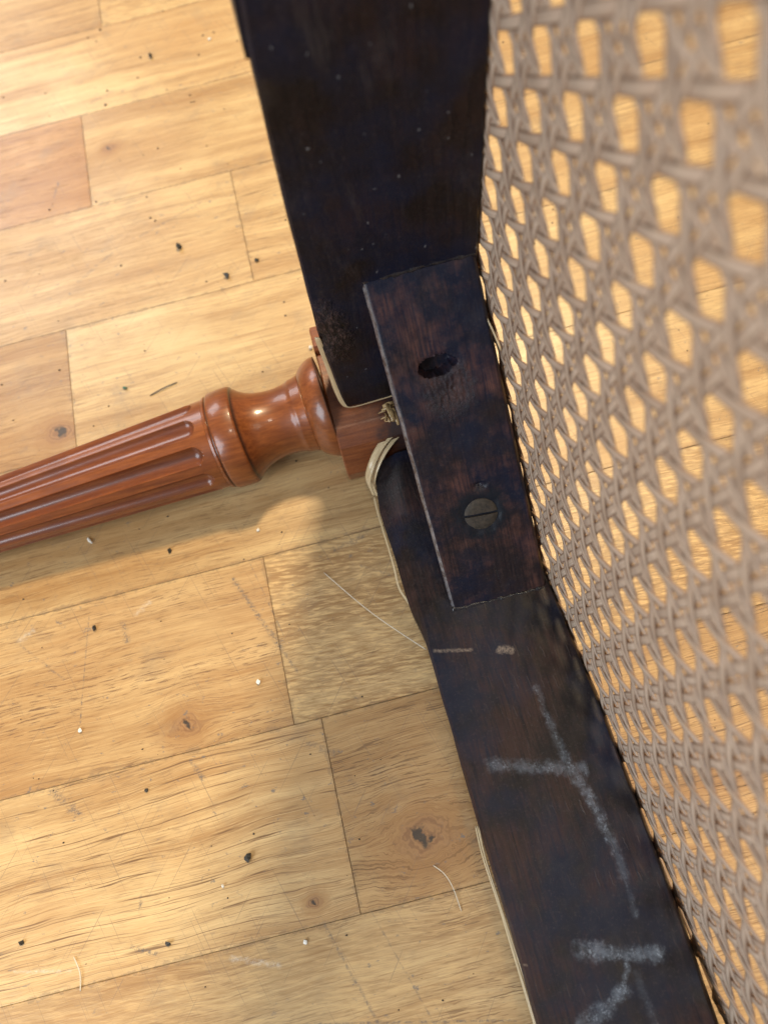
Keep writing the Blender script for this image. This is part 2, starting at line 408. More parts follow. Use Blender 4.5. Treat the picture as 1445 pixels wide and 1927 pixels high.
def ribbon(name, pts, nrm, width, thick, mat, parent=None, taper=0.0, seed=None, split=False):
    """a flat strand with a rounded top along pts; nrm one vector or one per point"""
    pts = [Vector(p) for p in pts]; rings = []; uv = []; L = 0
    for i, p in enumerate(pts):
        tg = (pts[min(i + 1, len(pts) - 1)] - pts[max(i - 1, 0)]).normalized()
        N = Vector(nrm[i]) if isinstance(nrm, list) else Vector(nrm)
        S = tg.cross(N).normalized(); N = S.cross(tg).normalized()
        if i: L += (p - pts[i - 1]).length
        k = 1.0
        if taper and i in (0, len(pts) - 1): k = 1 - taper
        w = width * 0.5 * k
        prof = [(-1, -0.1), (-0.82, 0.36), (0, 0.5), (0.82, 0.36), (1, -0.1), (0.7, -0.5), (-0.7, -0.5)]
        rings.append([tuple(p + S * (a * w) + N * (b * thick)) for a, b in prof])
        uv += [(L, a * w) for a, b in prof]
    v, f = sweep(rings)
    o = link(name, v, f, mat, parent, True, uv)
    o['seed'] = random.uniform(0, 50) if seed is None else seed
    return o

def smooth_path(pts, n=6):
    P = [Vector(p) for p in pts]; P = [P[0]] + P + [P[-1]]; out = []
    for i in range(1, len(P) - 2):
        for k in range(n):
            t = k / n
            a, b, c, d = P[i - 1], P[i], P[i + 1], P[i + 2]
            out.append(0.5 * ((2 * b) + (c - a) * t + (2 * a - 5 * b + 4 * c - d) * t * t + (3 * b - a - 3 * c + d) * t ** 3))
    out.append(P[-2])
    return out

# ------------------------------------------------------------------ floor
floor = link('floor', [(-2500, -2500, -16), (2500, -2500, -16), (2500, 2500, -16), (-2500, 2500, -16)], [(0, 1, 2, 3)], M_GAP)
tag(floor, 'worn golden oak strip floor', None, kind='structure')

def plank(x0, x1, y0, y1, props):
    g = random.uniform(0.03, 0.11); b = 0.18; T = 14
    x0 += g; x1 -= g; y0 += g; y1 -= g
    dz = random.uniform(-0.10, 0.0)
    v = [(x0, y0, -T), (x1, y0, -T), (x1, y1, -T), (x0, y1, -T),
         (x0, y0, -b + dz), (x1, y0, -b + dz), (x1, y1, -b + dz), (x0, y1, -b + dz),
         (x0 + b, y0 + b, dz), (x1 - b, y0 + b, dz), (x1 - b, y1 - b, dz), (x0 + b, y1 - b, dz)]
    f = [(8, 9, 10, 11)]
    for a in range(4):
        c = (a + 1) % 4
        f += [(a, c, c + 4, a + 4), (a + 4, c + 4, c + 8, a + 8)]
    o = link('plank', v, f, M_FLOOR, floor, False)
    d = dict(seed=random.uniform(0, 60), tone=random.uniform(0.90, 1.05), red=random.uniform(0, 0.4), figure=0.0,
             pores=random.uniform(0.35, 0.8), lines=random.uniform(0.2, 0.8), edge_x0=x0, edge_x1=x1, edge_y0=y0, edge_y1=y1, knot_x=x0 - 900.0, knot_y=y0, knot_r=4.0)
    if random.random() < 0.2: d['figure'] = random.uniform(0.2, 0.7)
    if random.random() < 0.2:
        d['knot_x'] = random.uniform(x0 + 20, x1 - 20); d['knot_y'] = random.uniform(y0 + 10, y1 - 10); d['knot_r'] = random.uniform(2.5, 6)
    d.update(props)
    for k, q in d.items(): o[k] = float(q)
    return o

edges = [546, 465, 385, 298, 216.5, 133, 51, -29.5]
while edges[0] < 1100: edges.insert(0, edges[0] + 81.5)
while edges[-1] > -560: edges.append(edges[-1] - 81.5)
NOK = dict(knot_x=-9000.0)
known = {465: [(-127, dict(tone=0.86, red=0.85, pores=0.6, figure=0.0, **NOK), dict(tone=0.98, red=0.12, pores=0.35, figure=0.0, knot_x=-112, knot_y=430, knot_r=3.0))],
         546: [(560, dict(tone=1.06, red=0.05, pores=0.25, figure=0.0, **NOK), None)],
         385: [(-39, dict(tone=0.98, red=0.12, pores=0.45, figure=0.0, **NOK), dict(tone=0.98, red=0.1, pores=0.4, figure=0.15, **NOK))],
         298: [(-150, dict(tone=0.86, red=0.35, pores=0.5, figure=0.0, knot_x=-158, knot_y=232, knot_r=5.5), dict(tone=1.02, red=0.0, pores=0.35, figure=0.1, **NOK))],
         216.5: [(590, dict(tone=0.97, red=0.1, pores=0.6, figure=0.0, **NOK), None)],
         133: [(-62.8, dict(tone=0.95, red=0.28, pores=1.0, lines=0.35, figure=0.0, knot_x=-111.5, knot_y=63, knot_r=4.6), dict(tone=0.88, red=0.12, pores=0.5, figure=0.95, **NOK))],
         51: [(-50.3, dict(tone=1.06, red=0.06, pores=0.45, lines=1.0, figure=0.0, knot_x=-68, knot_y=-21.0, knot_r=2.1), dict(tone=0.84, red=0.40, pores=1.0, lines=0.9, figure=0.0, knot_x=-18.5, knot_y=-7.0, knot_r=7.6))],
         -29.5: [(575, dict(tone=0.93, red=0.10, pores=0.75, figure=0.35, **NOK), None)]}
for i in range(len(edges) - 1):
    y1, y0 = edges[i], edges[i + 1]
    if y1 in known:
        j, pl, pr = known[y1][0]
        xa = min(j - random.uniform(330, 420), -260 - random.uniform(0, 90)); plank(xa, j, y0, y1, pl); plank(xa - random.uniform(300, 400), xa, y0, y1, {})
        xr = max(j, 0) + random.uniform(470, 600)
        plank(j, xr, y0, y1, pr or {})
        while xr < 850:
            nx = xr + random.uniform(260, 450); plank(xr, nx, y0, y1, {}); xr = nx
        xs = j - 330; xl = None
        continue
    xr = -520 + random.uniform(0, 120)
    while xr < 850:
        nx = xr + random.uniform(260, 450); plank(xr, nx, y0, y1, {}); xr = nx

# ------------------------------------------------------------------ the chair
chair = bpy.data.objects.new('chair', None); COL.objects.link(chair)
chair.empty_display_size = 0.05
tag(chair, 'dark stained wooden chair on its side with woven cane seat and fluted red-brown leg', 'chair')

# cane lattice: open holes sit at whole numbers (j, r)
def cane(j, r, off=0.0):
    k = max(0.0, j - 4)
    p = Vector((58.2 + 1.315 * j + 0.254 * r - 0.012 * k * k, 166.4 - 18.40 * j - 1.341 * r, 209.4 + 16.65 * r - 2.406 * j))
    return p + CN * off
CN = Vector((-1.315, 18.40, 2.406)).cross(Vector((0.254, -1.341, 16.65))).normalized()
if CN.x > 0: CN = -CN

# chalk strokes and scrapes on the lower rail, millimetres on its face
H = 25.0
def S(a, b, w, s): return ((a[0], a[1], H), (b[0], b[1], H), w, s)
CHALK = [
    S((42.4, 37), (44.9, 9.7), 2.0, 0.50), S((44.9, 9.7), (49.2, -6), 2.7, 0.75), S((49.2, -6), (52.6, -24), 2.9, 0.85),
    S((52.6, -24), (53.0, -37), 2.4, 0.55), S((53.0, -37), (52.5, -50), 1.6, 0.30),
    S((16.3, 12.6), (32.0, 8.3), 3.4, 0.65), S((32.0, 8.3), (51.0, 3.0), 3.2, 0.75),
    S((29.5, -57), (45.0, -60.8), 3.7, 1.0), S((45.0, -60.8), (55.5, -63.6), 3.3, 1.0),
    S((43.6, -65), (40.0, -71.5), 1.8, 0.95), S((40.0, -71.5), (31.0, -76.5), 3.2, 0.95), S((31.0, -76.5), (20.0, -81), 4.2, 0.85),
    S((46.0, -68), (47.5, -84), 2.0, 0.25),
]
SCRAPE = [S((6, 62.5), (21, 59), 1.0, 0.55), S((33, 56.2), (37.5, 55), 2.0, 0.75), S((4.5, -55), (9, -57), 0.5, 0.4)]
def rail_extra(t, P, c, h, mid, fine):
    x, y, z = t.xyz(P)
    # paler planed strip along the under edge near the joint
    return c, h
M_SIDE = mat_stained('stained_side_rail', CHALK, SCRAPE, saw=1.0, light=-0.25, worn_k=0.85)
def front_extra(t, P, c, h, mid, fine):
    # splintered chips low on the under edge, pale scuffs higher up
    d = t.vec('LENGTH', t.vec('MULTIPLY', t.vec('SUBTRACT', P, (-3.0, 176.0, 102.0)), (1.0, 0.3, 0.42)))
    m = t.mr(t.math('ADD', d, t.math('MULTIPLY', t.math('SUBTRACT', mid, 0.5), 8.0)), 9.0, 5.0)
    rg = t.noise(t.vec('MULTIPLY', P, (0.7, 0.7, 0.28)), 1, 4, 0.8, 0.6)
    c = t.mix(t.math('MULTIPLY', m, t.mr(rg, 0.5, 0.62)), c, (0.085, 0.05, 0.045))
    c = t.mix(t.math('MULTIPLY', m, t.mr(rg, 0.48, 0.40)), c, (0.002, 0.002, 0.002))
    sc_ = t.noise(t.vec('MULTIPLY', P, (0.12, 0.1, 0.035)), 1, 5, 0.75, 0.5)
    c = t.mix(t.mr(sc_, 0.56, 0.70, 0.0, 0.5), c, (0.045, 0.036, 0.036))
    sp = t.noise(P, 0.45, 2, 0.5)
    c = t.mix(t.mr(sp, 0.735, 0.76, 0.0, 0.6), c, (0.22, 0.22, 0.23))
    return c, t.math('ADD', h, t.math('MULTIPLY', m, t.math('MULTIPLY', rg, 7.0)))
M_FRONT = mat_stained('stained_front_rail', (), (), saw=0.0, grain_axis='z', light=-0.35, extra=front_extra, worn_k=0.6)
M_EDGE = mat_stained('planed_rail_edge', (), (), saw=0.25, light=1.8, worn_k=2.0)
def block_extra(t, P, c, h, mid, fine):
    # dark stain ring round the screw, fuzzy scar beneath the drilled hole
    d = t.vec('DISTANCE', P, (38.3, 106.3, 54.1))
    d2 = t.math('ADD', d, t.math('MULTIPLY', t.math('SUBTRACT', mid, 0.5), 9.0))
    c = t.mix(t.mr(d2, 15.0, 8.5, 0.0, 0.9, True), c, (0.007, 0.010, 0.016))
    e = t.vec('DISTANCE', P, (36.0, 143.5, 92.5))
    e2 = t.math('ADD', e, t.math('MULTIPLY', t.math('SUBTRACT', mid, 0.5), 12.0))
    scar = t.mr(e2, 14.0, 6.0, 0.0, 0.8, True)
    rg = t.noise(P, 0.55, 5, 0.8, 0.8)
    c = t.mix(t.math('MULTIPLY', scar, t.mr(rg, 0.42, 0.58, 0.2, 0.8)), c, (0.020, 0.017, 0.020))
    h = t.math('ADD', h, t.math('MULTIPLY', scar, t.math('MULTIPLY', rg, 3.5)))
    # drying crack below the screw
    k = t.seg(P, (37.6, 99.5, 47.0), (40.5, 83.0, 30.0))
    kk = t.mr(t.math('ADD', k, t.math('MULTIPLY', t.math('SUBTRACT', fine, 0.5), 0.8)), 0.45, 0.1)
    c = t.mix(t.math('MULTIPLY', kk, 0.8), c, (0.003, 0.003, 0.004))
    return c, t.math('SUBTRACT', h, kk)
M_BLOCK = mat_stained('stained_corner_block', (), (), grain_axis='d', extra=block_extra, light=0.5, worn_k=2.1)
def mat_glint():
    t = NT('painted_edge_glint'); P = t.pos()  # window glint along the block's left edge, painted as a paler glossy strip
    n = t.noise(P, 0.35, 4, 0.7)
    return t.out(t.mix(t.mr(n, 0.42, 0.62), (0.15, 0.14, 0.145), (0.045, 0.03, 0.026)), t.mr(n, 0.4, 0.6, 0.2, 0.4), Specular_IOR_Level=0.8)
M_GLINT = mat_glint()
M_VARN = mat_varnish()
M_POST = mat_post()
M_CANE = mat_cane('woven_cane', (0.54, 0.38, 0.27), (0.80, 0.64, 0.49), 0.7)
M_BIND = mat_cane('fresh_binding_cane', (0.56, 0.40, 0.20), (0.80, 0.65, 0.42), 0.3)
M_SPL = mat_cane('splintered_cane', (0.40, 0.24, 0.10), (0.66, 0.46, 0.22), 0.4)
M_SCREW = mat_plain('tarnished_screw', (0.036, 0.027, 0.019), 0.7, 0.7, 0.55, 0.0)

# --- side rail (lies along the floor)
XL = [(-300, 9), (-75, 7.0), (-45, 6.5), (0, 4.8), (69, 3.4), (84, 0.6), (134, -1.8), (156, 0.2), (160, 0.8)]
XR = [(-300, 70), (-88, 67.6), (-58, 67.8), (-15, 66.4), (30, 65.0), (80, 61.4), (130, 58.6), (160, 57.0)]
CH = [(-300, 1.0), (66, 1.2), (84, 4.0), (118, 8.0), (158, 12.0)]
rings = []; n = 150
for i in range(n + 1):
    Y = -290 + (157.5 + 290) * i / n
    xl = interp(XL, Y) + 0.35 * nz((0, Y, 0), 0.05); xr = interp(XR, Y) + 0.25 * nz((9, Y, 0), 0.12); c = interp(CH, Y)
    ring = [(xl + 3, Y, 0.4), (xl + 0.4, Y, 3.5), (xl, Y, H - 2 - min(c, 8) * 0.75), (xl + c * 0.97, Y, H - 0.15)]
    for k in range(1, 13):
        u = k / 13; X = xl + c + (xr - xl - c) * u
        ring.append((X, Y, H + 0.22 * nz((X, Y, 0), 0.07, 3.0)))
    ring += [(xr - 0.8, Y, H), (xr, Y, H - 0.9), (xr + 3.2, Y, 13), (xr + 3.4, Y, 1.5), (xr + 2.4, Y, 0.4)]
    rings.append(list(reversed(ring)))
v, f = sweep(rings)
side_rail = sharp(link('side_rail', v, f, M_SIDE, chair), 40)
side_rail.data.materials.append(M_EDGE)
for p in side_rail.data.polygons:
    c = p.center / MM
    if p.normal.x < -0.25 and p.normal.z > 0.2 and c.y > 66: p.material_index = 1
side_rail['label'] = 'lower dark rail with chalk strokes and saw marks'

# --- front rail (rises towards the viewer)
FL = [(44, -5.0), (70, -6.4), (100, -7.4), (160, -6.2), (215, -4.2), (232, -2.6), (300, -1), (460, 2)]
FR = [(44, 53.0), (126, 55.4), (232, 57.4), (460, 62)]
rings = []; n = 120
for i in range(n + 1):
    z = 45.5 + (540 - 45.5) * i / n
    xl = interp(FL, z) + 0.3 * nz((0, 5, z), 0.06); xr = interp(FR, z) + 0.3 * nz((3, 0, z), 0.10)
    chip = max(0.0, 1 - abs(z - 102) / 16.0) * (1.2 + 6.0 * max(0, nz((1, 1, z), 0.22, 2.0)) + 4.0 * max(0, nz((4, 1, z), 0.6)))
    r1 = 1.0
    ring = [(xl, 203, z), (xl, 180, z), (xl, 176.8 + chip * 0.9, z), (xl + 0.9 + chip * 1.5, 176.0, z)]
    for k in range(1, 13):
        u = k / 13; X = xl + 1 + chip * 1.5 + (xr - xl - 1 - chip * 1.5) * u
        ring.append((X, 176 + 0.3 * nz((X, 0, z), 0.06, 7.0), z))
    ring += [(xr - 0.8, 176, z), (xr, 176.8, z), (xr, 181, z), (xr, 203, z)]
    rings.append(list(reversed(ring)))
v, f = sweep(rings)
front_rail = sharp(link('front_rail', v, f, M_FRONT, chair), 40)
front_rail['label'] = 'upper blackened rail rising towards the viewer'
# thin moulding along its under edge, ends part of the way down
rings = []
for i in range(13):
    z = 216 + (540 - 216) * i / 12
    xl = interp(FL, z)
    rings.append([(xl - 1.0, 178.5, z), (xl - 1.2, 200, z), (xl + 0.3, 200, z), (xl + 0.3, 178.5, z)])
v, f = sweep(rings)
sharp(link('edge_moulding', v, f, M_FRONT, front_rail), 30)

# --- corner block across the inside corner
nu, nv = 110, 230          # across (X), along the slope
def bump_fn(X, s):
    d = 0.25 * nz((X, s, 0), 0.05, 1.0) + 0.10 * nz((X, s, 0), 0.25, 4.0)
    # oval drilled hole
    ox = (X - 33.0) * math.cos(0.08) - (s - 35.6) * math.sin(0.08); oy = (X - 33.0) * math.sin(0.08) + (s - 35.6) * math.cos(0.08)
    q = math.hypot(ox / 7.2, oy / 3.5) + 0.16 * nz((X, s, 0), 0.30, 9.0) + 0.10 * nz((X, s, 0), 0.9, 1.0)
    if q < 1.12: d -= 9.0 * min(1.0, (1.12 - q) / 0.22)
    elif q < 1.6: d -= 0.5 * (1.6 - q) / 0.48
    # ragged scar under the hole
    e = math.hypot((X - 35.5) / 11, (s - 45.5) / 8.5)
    if e < 1: d -= (1 - e) * (0.9 + 1.2 * abs(nz((X, s, 0), 0.35, 5.0)) + 0.8 * nz((X, s, 0), 0.9, 2.0))
    # worn dish round the screw
    e = math.hypot(X - 38.3, s - 100.0)
    e += 1.8 * nz((X, s, 0), 0.28, 6.0)
    if e < 8.8: d -= 0.6 * min(1.0, (8.8 - e) / 2.4)
    e = math.hypot((X - 39.7) / 4.0, (s - 87.5) / 2.2)
    if e < 1: d -= 1.4 * (1 - e) * (1 + nz((X, s, 0), 0.8))
    return d
LEN = math.hypot(98, 101)
SD = Vector((0, -98, -101)) / LEN; SN = Vector((0, -101, 98)) / LEN
verts = []; faces = []
for a in range(nv + 1):
    s = LEN * a / nv; fr = a / nv
    xl = 12.6 + 5.3 * fr + 0.25 * nz((0, s, 2), 0.10); xr = 54.6 + 5.6 * fr + 0.25 * nz((5, s, 2), 0.10)
    for b in range(nu + 1):
        X = xl + (xr - xl) * b / nu
        edge = min(b, nu - b)
        rd = (-1.7, -1.1, -0.6, -0.2, 0)[min(edge, 4)]
        p = Vector((X, 176.0, 126.0)) + SD * s + SN * (bump_fn(X, s) * min(1, a / 5, (nv - a) / 5) + rd + 0.25)
        verts.append(tuple(p))
for a in range(nv):
    for b in range(nu):
        i = a * (nu + 1) + b
        faces.append((i, i + nu + 1, i + nu + 2, i + 1))
base = len(verts)
verts += [(12.8, 177.5, 126), (17.9, 177.5, 24), (17.9, 78, 24), (54.5, 177.5, 126), (59.8, 177.5, 24), (59.8, 78, 24)]
left = [a * (nu + 1) for a in range(nv + 1)]; right = [a * (nu + 1) + nu for a in range(nv + 1)]
faces.append(tuple([base, base + 1, base + 2] + list(reversed(left))))
faces.append(tuple(right + [base + 5, base + 4, base + 3]))
block = sharp(link('corner_block', verts, faces, M_BLOCK, chair), 50)
block.data.materials.append(M_GLINT)
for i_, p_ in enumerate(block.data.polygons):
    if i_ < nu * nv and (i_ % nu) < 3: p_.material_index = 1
block['label'] = 'wedge shaped glue block with drilled hole and slotted screw'

# dried glue where the block feathers into the rails
def on_block(X, s, d=0.0): return Vector((X, 176.0, 126.0)) + SD * s + SN * d
M_GLUE = mat_plain('dried_glue', (0.020, 0.018, 0.020), 0.22, 0.8, 0.5)
for (p0, p1, nn) in ((Vector((13, 176, 126.4)), Vector((54.5, 176, 126.8)), Vector((0, -0.94, 0.35))), (Vector((18, 77.6, 25)), Vector((60, 77.2, 25)), Vector((0, -0.35, 0.94)))):
    rings = []; t_ = (p1 - p0).normalized(); w_ = t_.cross(nn)
    for k in range(70):
        u = k / 69; q = max(0.12, 0.55 + 0.9 * nz((u * 60, p0.z, 0), 0.22) + 0.5 * nz((u * 60, p0.z, 3), 0.7))
        c0 = p0.lerp(p1, u) + w_ * 0.7 * nz((u * 60, 2, p0.z), 0.3)
        rings.append([tuple(c0 + w_ * (1.2 * q * math.cos(a)) + nn * (0.40 * q * math.sin(a))) for a in [2 * math.pi * m_ / 8 for m_ in range(8)]])
    v, f = sweep(rings); link('glue_line', v, f, M_GLUE, block)
# screw
sc = on_block(38.3, 100.0, -0.25); ang = math.radians(4)
R = 6.9; seg = 40; verts = []; faces = []
U = Vector((1, 0, 0)); V = SD
ux = U * math.cos(ang) + V * math.sin(ang); vx = -U * math.sin(ang) + V * math.cos(ang)
def sv(x, y, z): return tuple(sc + ux * x + vx * y + SN * z)
def half(sgn):
    vs, fs = [], []
    pts = []
    g = 0.55
    a0 = math.asin(g / R)
    for k in range(seg + 1):
        a = a0 + (math.pi - 2 * a0) * k / seg
        pts.append((R * math.cos(a), sgn * R * math.sin(a)))
    m = len(pts)
    for sc_, zz in ((1.0, -1.6), (1.0, 0.10), (0.93, 0.42), (0.55, 0.62)):
        for (x, y) in pts:
            vs.append(sv(x * sc_, sgn * g + (y - sgn * g) * sc_, zz + 0.06 * nz((x, y, 0), 0.5)))
    for r_ in range(3):
        for k in range(m):
            k2 = (k + 1) % m
            q = (r_ * m + k, r_ * m + k2, (r_ + 1) * m + k2, (r_ + 1) * m + k)
            fs.append(q if sgn > 0 else q[::-1])
    top = tuple(range(3 * m, 4 * m)); fs.append(top if sgn > 0 else top[::-1])
    return vs, fs
va, fa = half(1); vb, fb = half(-1)
nb = len(va)
slotf = [sv(x, y, -0.7) for x, y in ((-R, -0.8), (R, -0.8), (R, 0.8), (-R, 0.8))]
verts = va + vb + slotf; faces = fa + [tuple(i + nb for i in q) for q in fb] + [(2 * nb, 2 * nb + 1, 2 * nb + 2, 2 * nb + 3)]
screw = sharp(link('screw', verts, faces, M_SCREW, block), 40)
screw['label'] = 'tarnished slotted screw head'

# --- leg: fluted shaft, collar, neck, post (axis runs away from the seat)
AX0 = Vector((-13, 190.5, 26.0)); AXD = Vector((-1, -0.060, -0.030)).normalized()
AXV = Vector((0, 0, 1)); AXV = (AXV - AXD * AXV.dot(AXD)).normalized(); AXU = AXD.cross(AXV)   # AXU towards -y/+y
if AXU.y > 0: AXU = -AXU
def leg_pt(t, r, phi):               # phi from straight up, turning towards the viewer
    return tuple(AX0 + AXD * t + (AXV * math.cos(phi) + AXU * math.sin(phi)) * r)
def lathe(name, prof, parent, seg=96, rad=None, groove=None, mat=None):
    verts = []; faces = []; rec = []; gro = []
    for (t, r) in prof:
        for k in range(seg):
            phi = 2 * math.pi * k / seg
            rr, q = (rad(t, r, phi) if rad else (r, 0.0))
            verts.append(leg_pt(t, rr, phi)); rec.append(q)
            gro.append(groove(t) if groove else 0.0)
    m = seg
    for i in range(len(prof) - 1):
        for k in range(m):
            a = i * m + k; b = i * m + (k + 1) % m
            faces.append((a, a + m, b + m, b))
    faces.append(tuple(range(m))); faces.append(tuple(reversed(range((len(prof) - 1) * m, len(prof) * m))))
    o = link(name, verts, faces, mat or M_VARN, parent)
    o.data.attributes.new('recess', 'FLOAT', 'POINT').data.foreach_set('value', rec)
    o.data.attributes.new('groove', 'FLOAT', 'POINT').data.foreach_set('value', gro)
    return sharp(o, 42)

T0, T1 = 61.5, 345.0
def shaft_r(t): return 22.0 - (t - 57) * (22.0 - 17.6) / (166 - 57) if t < 166 else 17.6 - (t - 166) * 0.030
def flute(t, r, phi):
    w = 2 * math.pi / 10
    a = (phi - math.radians(38) + w / 2) % w - w / 2
    hw = 0.325 * w                         # half width of a flute in radians
    arc = a * r
    hwmm = hw * r
    e = 0.0
    if t < T0 + hwmm:
        dt = (T0 + hwmm - t)
        q = math.hypot(arc, dt) / hwmm if dt > 0 else abs(arc) / hwmm
    elif t > T1 - hwmm:
        dt = t - (T1 - hwmm); q = math.hypot(arc, dt) / hwmm
    else: q = abs(arc) / hwmm
    if q >= 1.12: return r, 0.0
    if q >= 1.0: return r + 0.12 * (1.12 - q) / 0.12, 0.0
    dp = 3.1 * math.sqrt(max(0.0, 1 - q * q))
    return r - dp, min(1.0, dp / 1.6)
ts = [57.0, 58.5] + [60 + 0.4 * k for k in range(30)] + [73 + 5.0 * k for k in range(52)] + [334 + 0.8 * k for k in range(16)] + [350]
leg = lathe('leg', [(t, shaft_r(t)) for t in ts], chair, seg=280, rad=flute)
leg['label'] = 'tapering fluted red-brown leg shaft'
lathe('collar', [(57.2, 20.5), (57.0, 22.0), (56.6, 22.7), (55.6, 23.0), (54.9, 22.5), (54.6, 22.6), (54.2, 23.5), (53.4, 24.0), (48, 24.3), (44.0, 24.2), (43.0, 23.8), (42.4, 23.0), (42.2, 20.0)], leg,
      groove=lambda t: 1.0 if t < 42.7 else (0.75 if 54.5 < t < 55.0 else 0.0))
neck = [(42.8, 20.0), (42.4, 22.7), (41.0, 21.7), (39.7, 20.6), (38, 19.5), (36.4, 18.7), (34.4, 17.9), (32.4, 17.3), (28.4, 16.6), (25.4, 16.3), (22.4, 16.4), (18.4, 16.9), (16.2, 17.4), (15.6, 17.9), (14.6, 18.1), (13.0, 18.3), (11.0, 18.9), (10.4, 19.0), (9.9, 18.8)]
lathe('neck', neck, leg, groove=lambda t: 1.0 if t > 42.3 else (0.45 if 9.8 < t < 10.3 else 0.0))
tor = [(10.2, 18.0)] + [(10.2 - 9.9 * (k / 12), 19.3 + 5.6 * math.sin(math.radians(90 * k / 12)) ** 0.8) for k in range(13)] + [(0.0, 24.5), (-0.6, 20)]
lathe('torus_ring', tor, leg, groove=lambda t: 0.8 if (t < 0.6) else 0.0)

# post: the leg's square top, chamfered on the inside and split along one edge
sec = [(161, 1), (157.5, 14), (158.5, 19), (162.5, 32.5), (163.6, 33.6), (169.5, 38.2), (171, 38.8), (199, 43.0), (208, 43.0), (209.6, 41.5), (210.6, 32), (213.0, 32), (213.6, 40.0), (215.0, 41.6), (227, 40.5), (229, 38), (229, 3), (226, 1)]
rings = []
for X, k in ((-12.6, 0.975), (-12.0, 1.0), (-6, 1.0), (2, 1.0), (12, 1.0), (30, 1.0), (50, 1.0)):
    rings.append([(X + (0.5 if y > 211 else 0) * (-1 if X < 0 else 0), 193 + (y - 193) * k, 21 + (z - 21) * k) for y, z in sec])
v, f = sweep(rings)
post = sharp(link('post', v, f, M_POST, leg), 25)
post['label'] = 'cracked square top of the leg'

# --- woven cane seat
JMIN, JMAX, RMAX = -0.92, 19.5, 13.0
def rmin(j): return (7.0 - 209.4 + 2.406 * j) / 16.65
seat_pts = [cane(JMIN + 0.2 + k * 0.5, rmin(JMIN + 0.2 + k * 0.5) + 0.05, -1.0) for k in range(41)]
seat = ribbon('cane_seat', seat_pts, CN, 3.0, 1.2, M_CANE, chair, seed=3.0)
seat['label'] = 'woven cane seat panel with open eight-sided holes'
D = 0.112; A = 0.32
SW = 3.15; ST = 0.50
def jit(k, s): return 0.018 * math.sin(k * 12.9898 + s * 78.233)
strand_n = 0
def strand(pts, k=1.0):
    global strand_n
    if len(pts) < 3: return
    w = SW * k * random.uniform(0.92, 1.08)
    ribbon('cane_strand', pts, CN, w, ST, M_CANE, seat, seed=random.uniform(0, 50))
    strand_n += 1
SUB = (0.0, 0.2, 0.388, 0.5, 0.612, 0.8)
def woven(u, par):                       # height of a paired strand within one cell, u = position, par = which twin
    f = u - math.floor(u)
    # crossings with the other pair at 0.408 and 0.592
    s = 1 if par else -1
    tab = [(0.0, 0.0), (0.22, 0.6 * A * s), (0.388, A * s), (0.5, 0.0), (0.612, -A * s), (0.78, -0.6 * A * s), (1.0, 0.0)]
    return interp(tab, f)
n = math.floor(JMIN)
while n + 0.5 < JMAX:
    for par in (0, 1):
        j0 = n + 0.5 + (D if par else -D)
        if JMIN < j0 < JMAX:
            pts = []; c0 = math.floor(rmin(j0))
            for cell in range(c0, int(RMAX)):
                for sfr in SUB:
                    r = cell + sfr
                    if r >= rmin(j0): pts.append(cane(j0 + jit(cell, n) * 0.6 - (0.02 if par else -0.02) * math.cos(2 * math.pi * sfr), r, woven(r, par)))
            strand(pts)
    n += 1
m = -14
while m + 0.5 < RMAX:
    for par in (0, 1):
        r0 = m + 0.5 + (D if par else -D)
        pts = []
        for cell in range(int(math.floor(JMIN)), int(JMAX) + 1):
            for sfr in SUB:
                j = cell + sfr
                if JMIN <= j <= JMAX and r0 >= rmin(j): pts.append(cane(j, r0 + jit(cell, m + 50) * 0.6 - (0.02 if par else -0.02) * math.cos(2 * math.pi * sfr), woven(j, not par)))
        strand(pts)
    m += 1
for dirn in (1, -1):
    for k in range(-40, 45):
        pts = []
        j = JMIN
        while j <= JMAX:
            r = (k + 0.5 - j) if dirn > 0 else (k + 0.5 + j)
            if rmin(j) <= r <= RMAX:
                # crosses an upright pair where j is half way, a level pair where j is whole
                off = 0.52 * math.cos(2 * math.pi * (j - 0.5)) * dirn
                pull = 0.035 * math.sin(4 * math.pi * j)
                pts.append(cane(j + jit(k, dirn) * 0.8, r, off))
            j += 0.125
        strand(pts, 1.10)

# a loose broken end poking out beside the block
ribbon('loose_cane_end', smooth_path([tuple(cane(1.35, -6.25, 1.2)), tuple(cane(0.95, -6.05, 2.2)), tuple(cane(0.50, -5.85, 4.0)), tuple(cane(0.28, -5.62, 6.0))]), CN, 1.5, 0.6, M_BIND, seat, taper=0.6)

# --- binding cane wrapped round the joint
def bind(name, pts, nrm, w=2.6, th=0.42, tap=0.0, par=chair):
    path = smooth_path(pts)
    m = 2 if w < 2 else 3
    for q in range(m):                   # each strip is split into narrow strands that drift apart
        off = (q - (m - 1) / 2) * w / m
        ph = random.uniform(0, 6)
        pp = []
        for i, p in enumerate(path):
            tg = (path[min(i + 1, len(path) - 1)] - path[max(i - 1, 0)]).normalized()
            N = Vector(nrm[0] if isinstance(nrm, list) else nrm); Sd = tg.cross(N).normalized()
            pp.append(p + Sd * (off * (1 + 0.35 * math.sin(i * 0.28 + ph))) + N * (0.35 * math.sin(i * 0.19 + ph * 2)))
        ribbon(name, pp, nrm, w / m * random.uniform(0.75, 1.15), th, M_BIND, par, taper=0.4)
def ribbon_b(pts, nrm, w): return ribbon('binding_strip', smooth_path(pts), nrm, w, 0.5, M_BIND, chair, taper=0.2)
ribbon_b([(-8.2, 178, 99), (-7.4, 178, 80), (-6.8, 177.5, 62), (-6.0, 177.0, 50), (-4.2, 176.5, 44.6), (0, 176.4, 43.4), (8, 176.2, 44.0), (19, 176.0, 45.2)], (-0.25, -0.85, -0.4), 2.6)
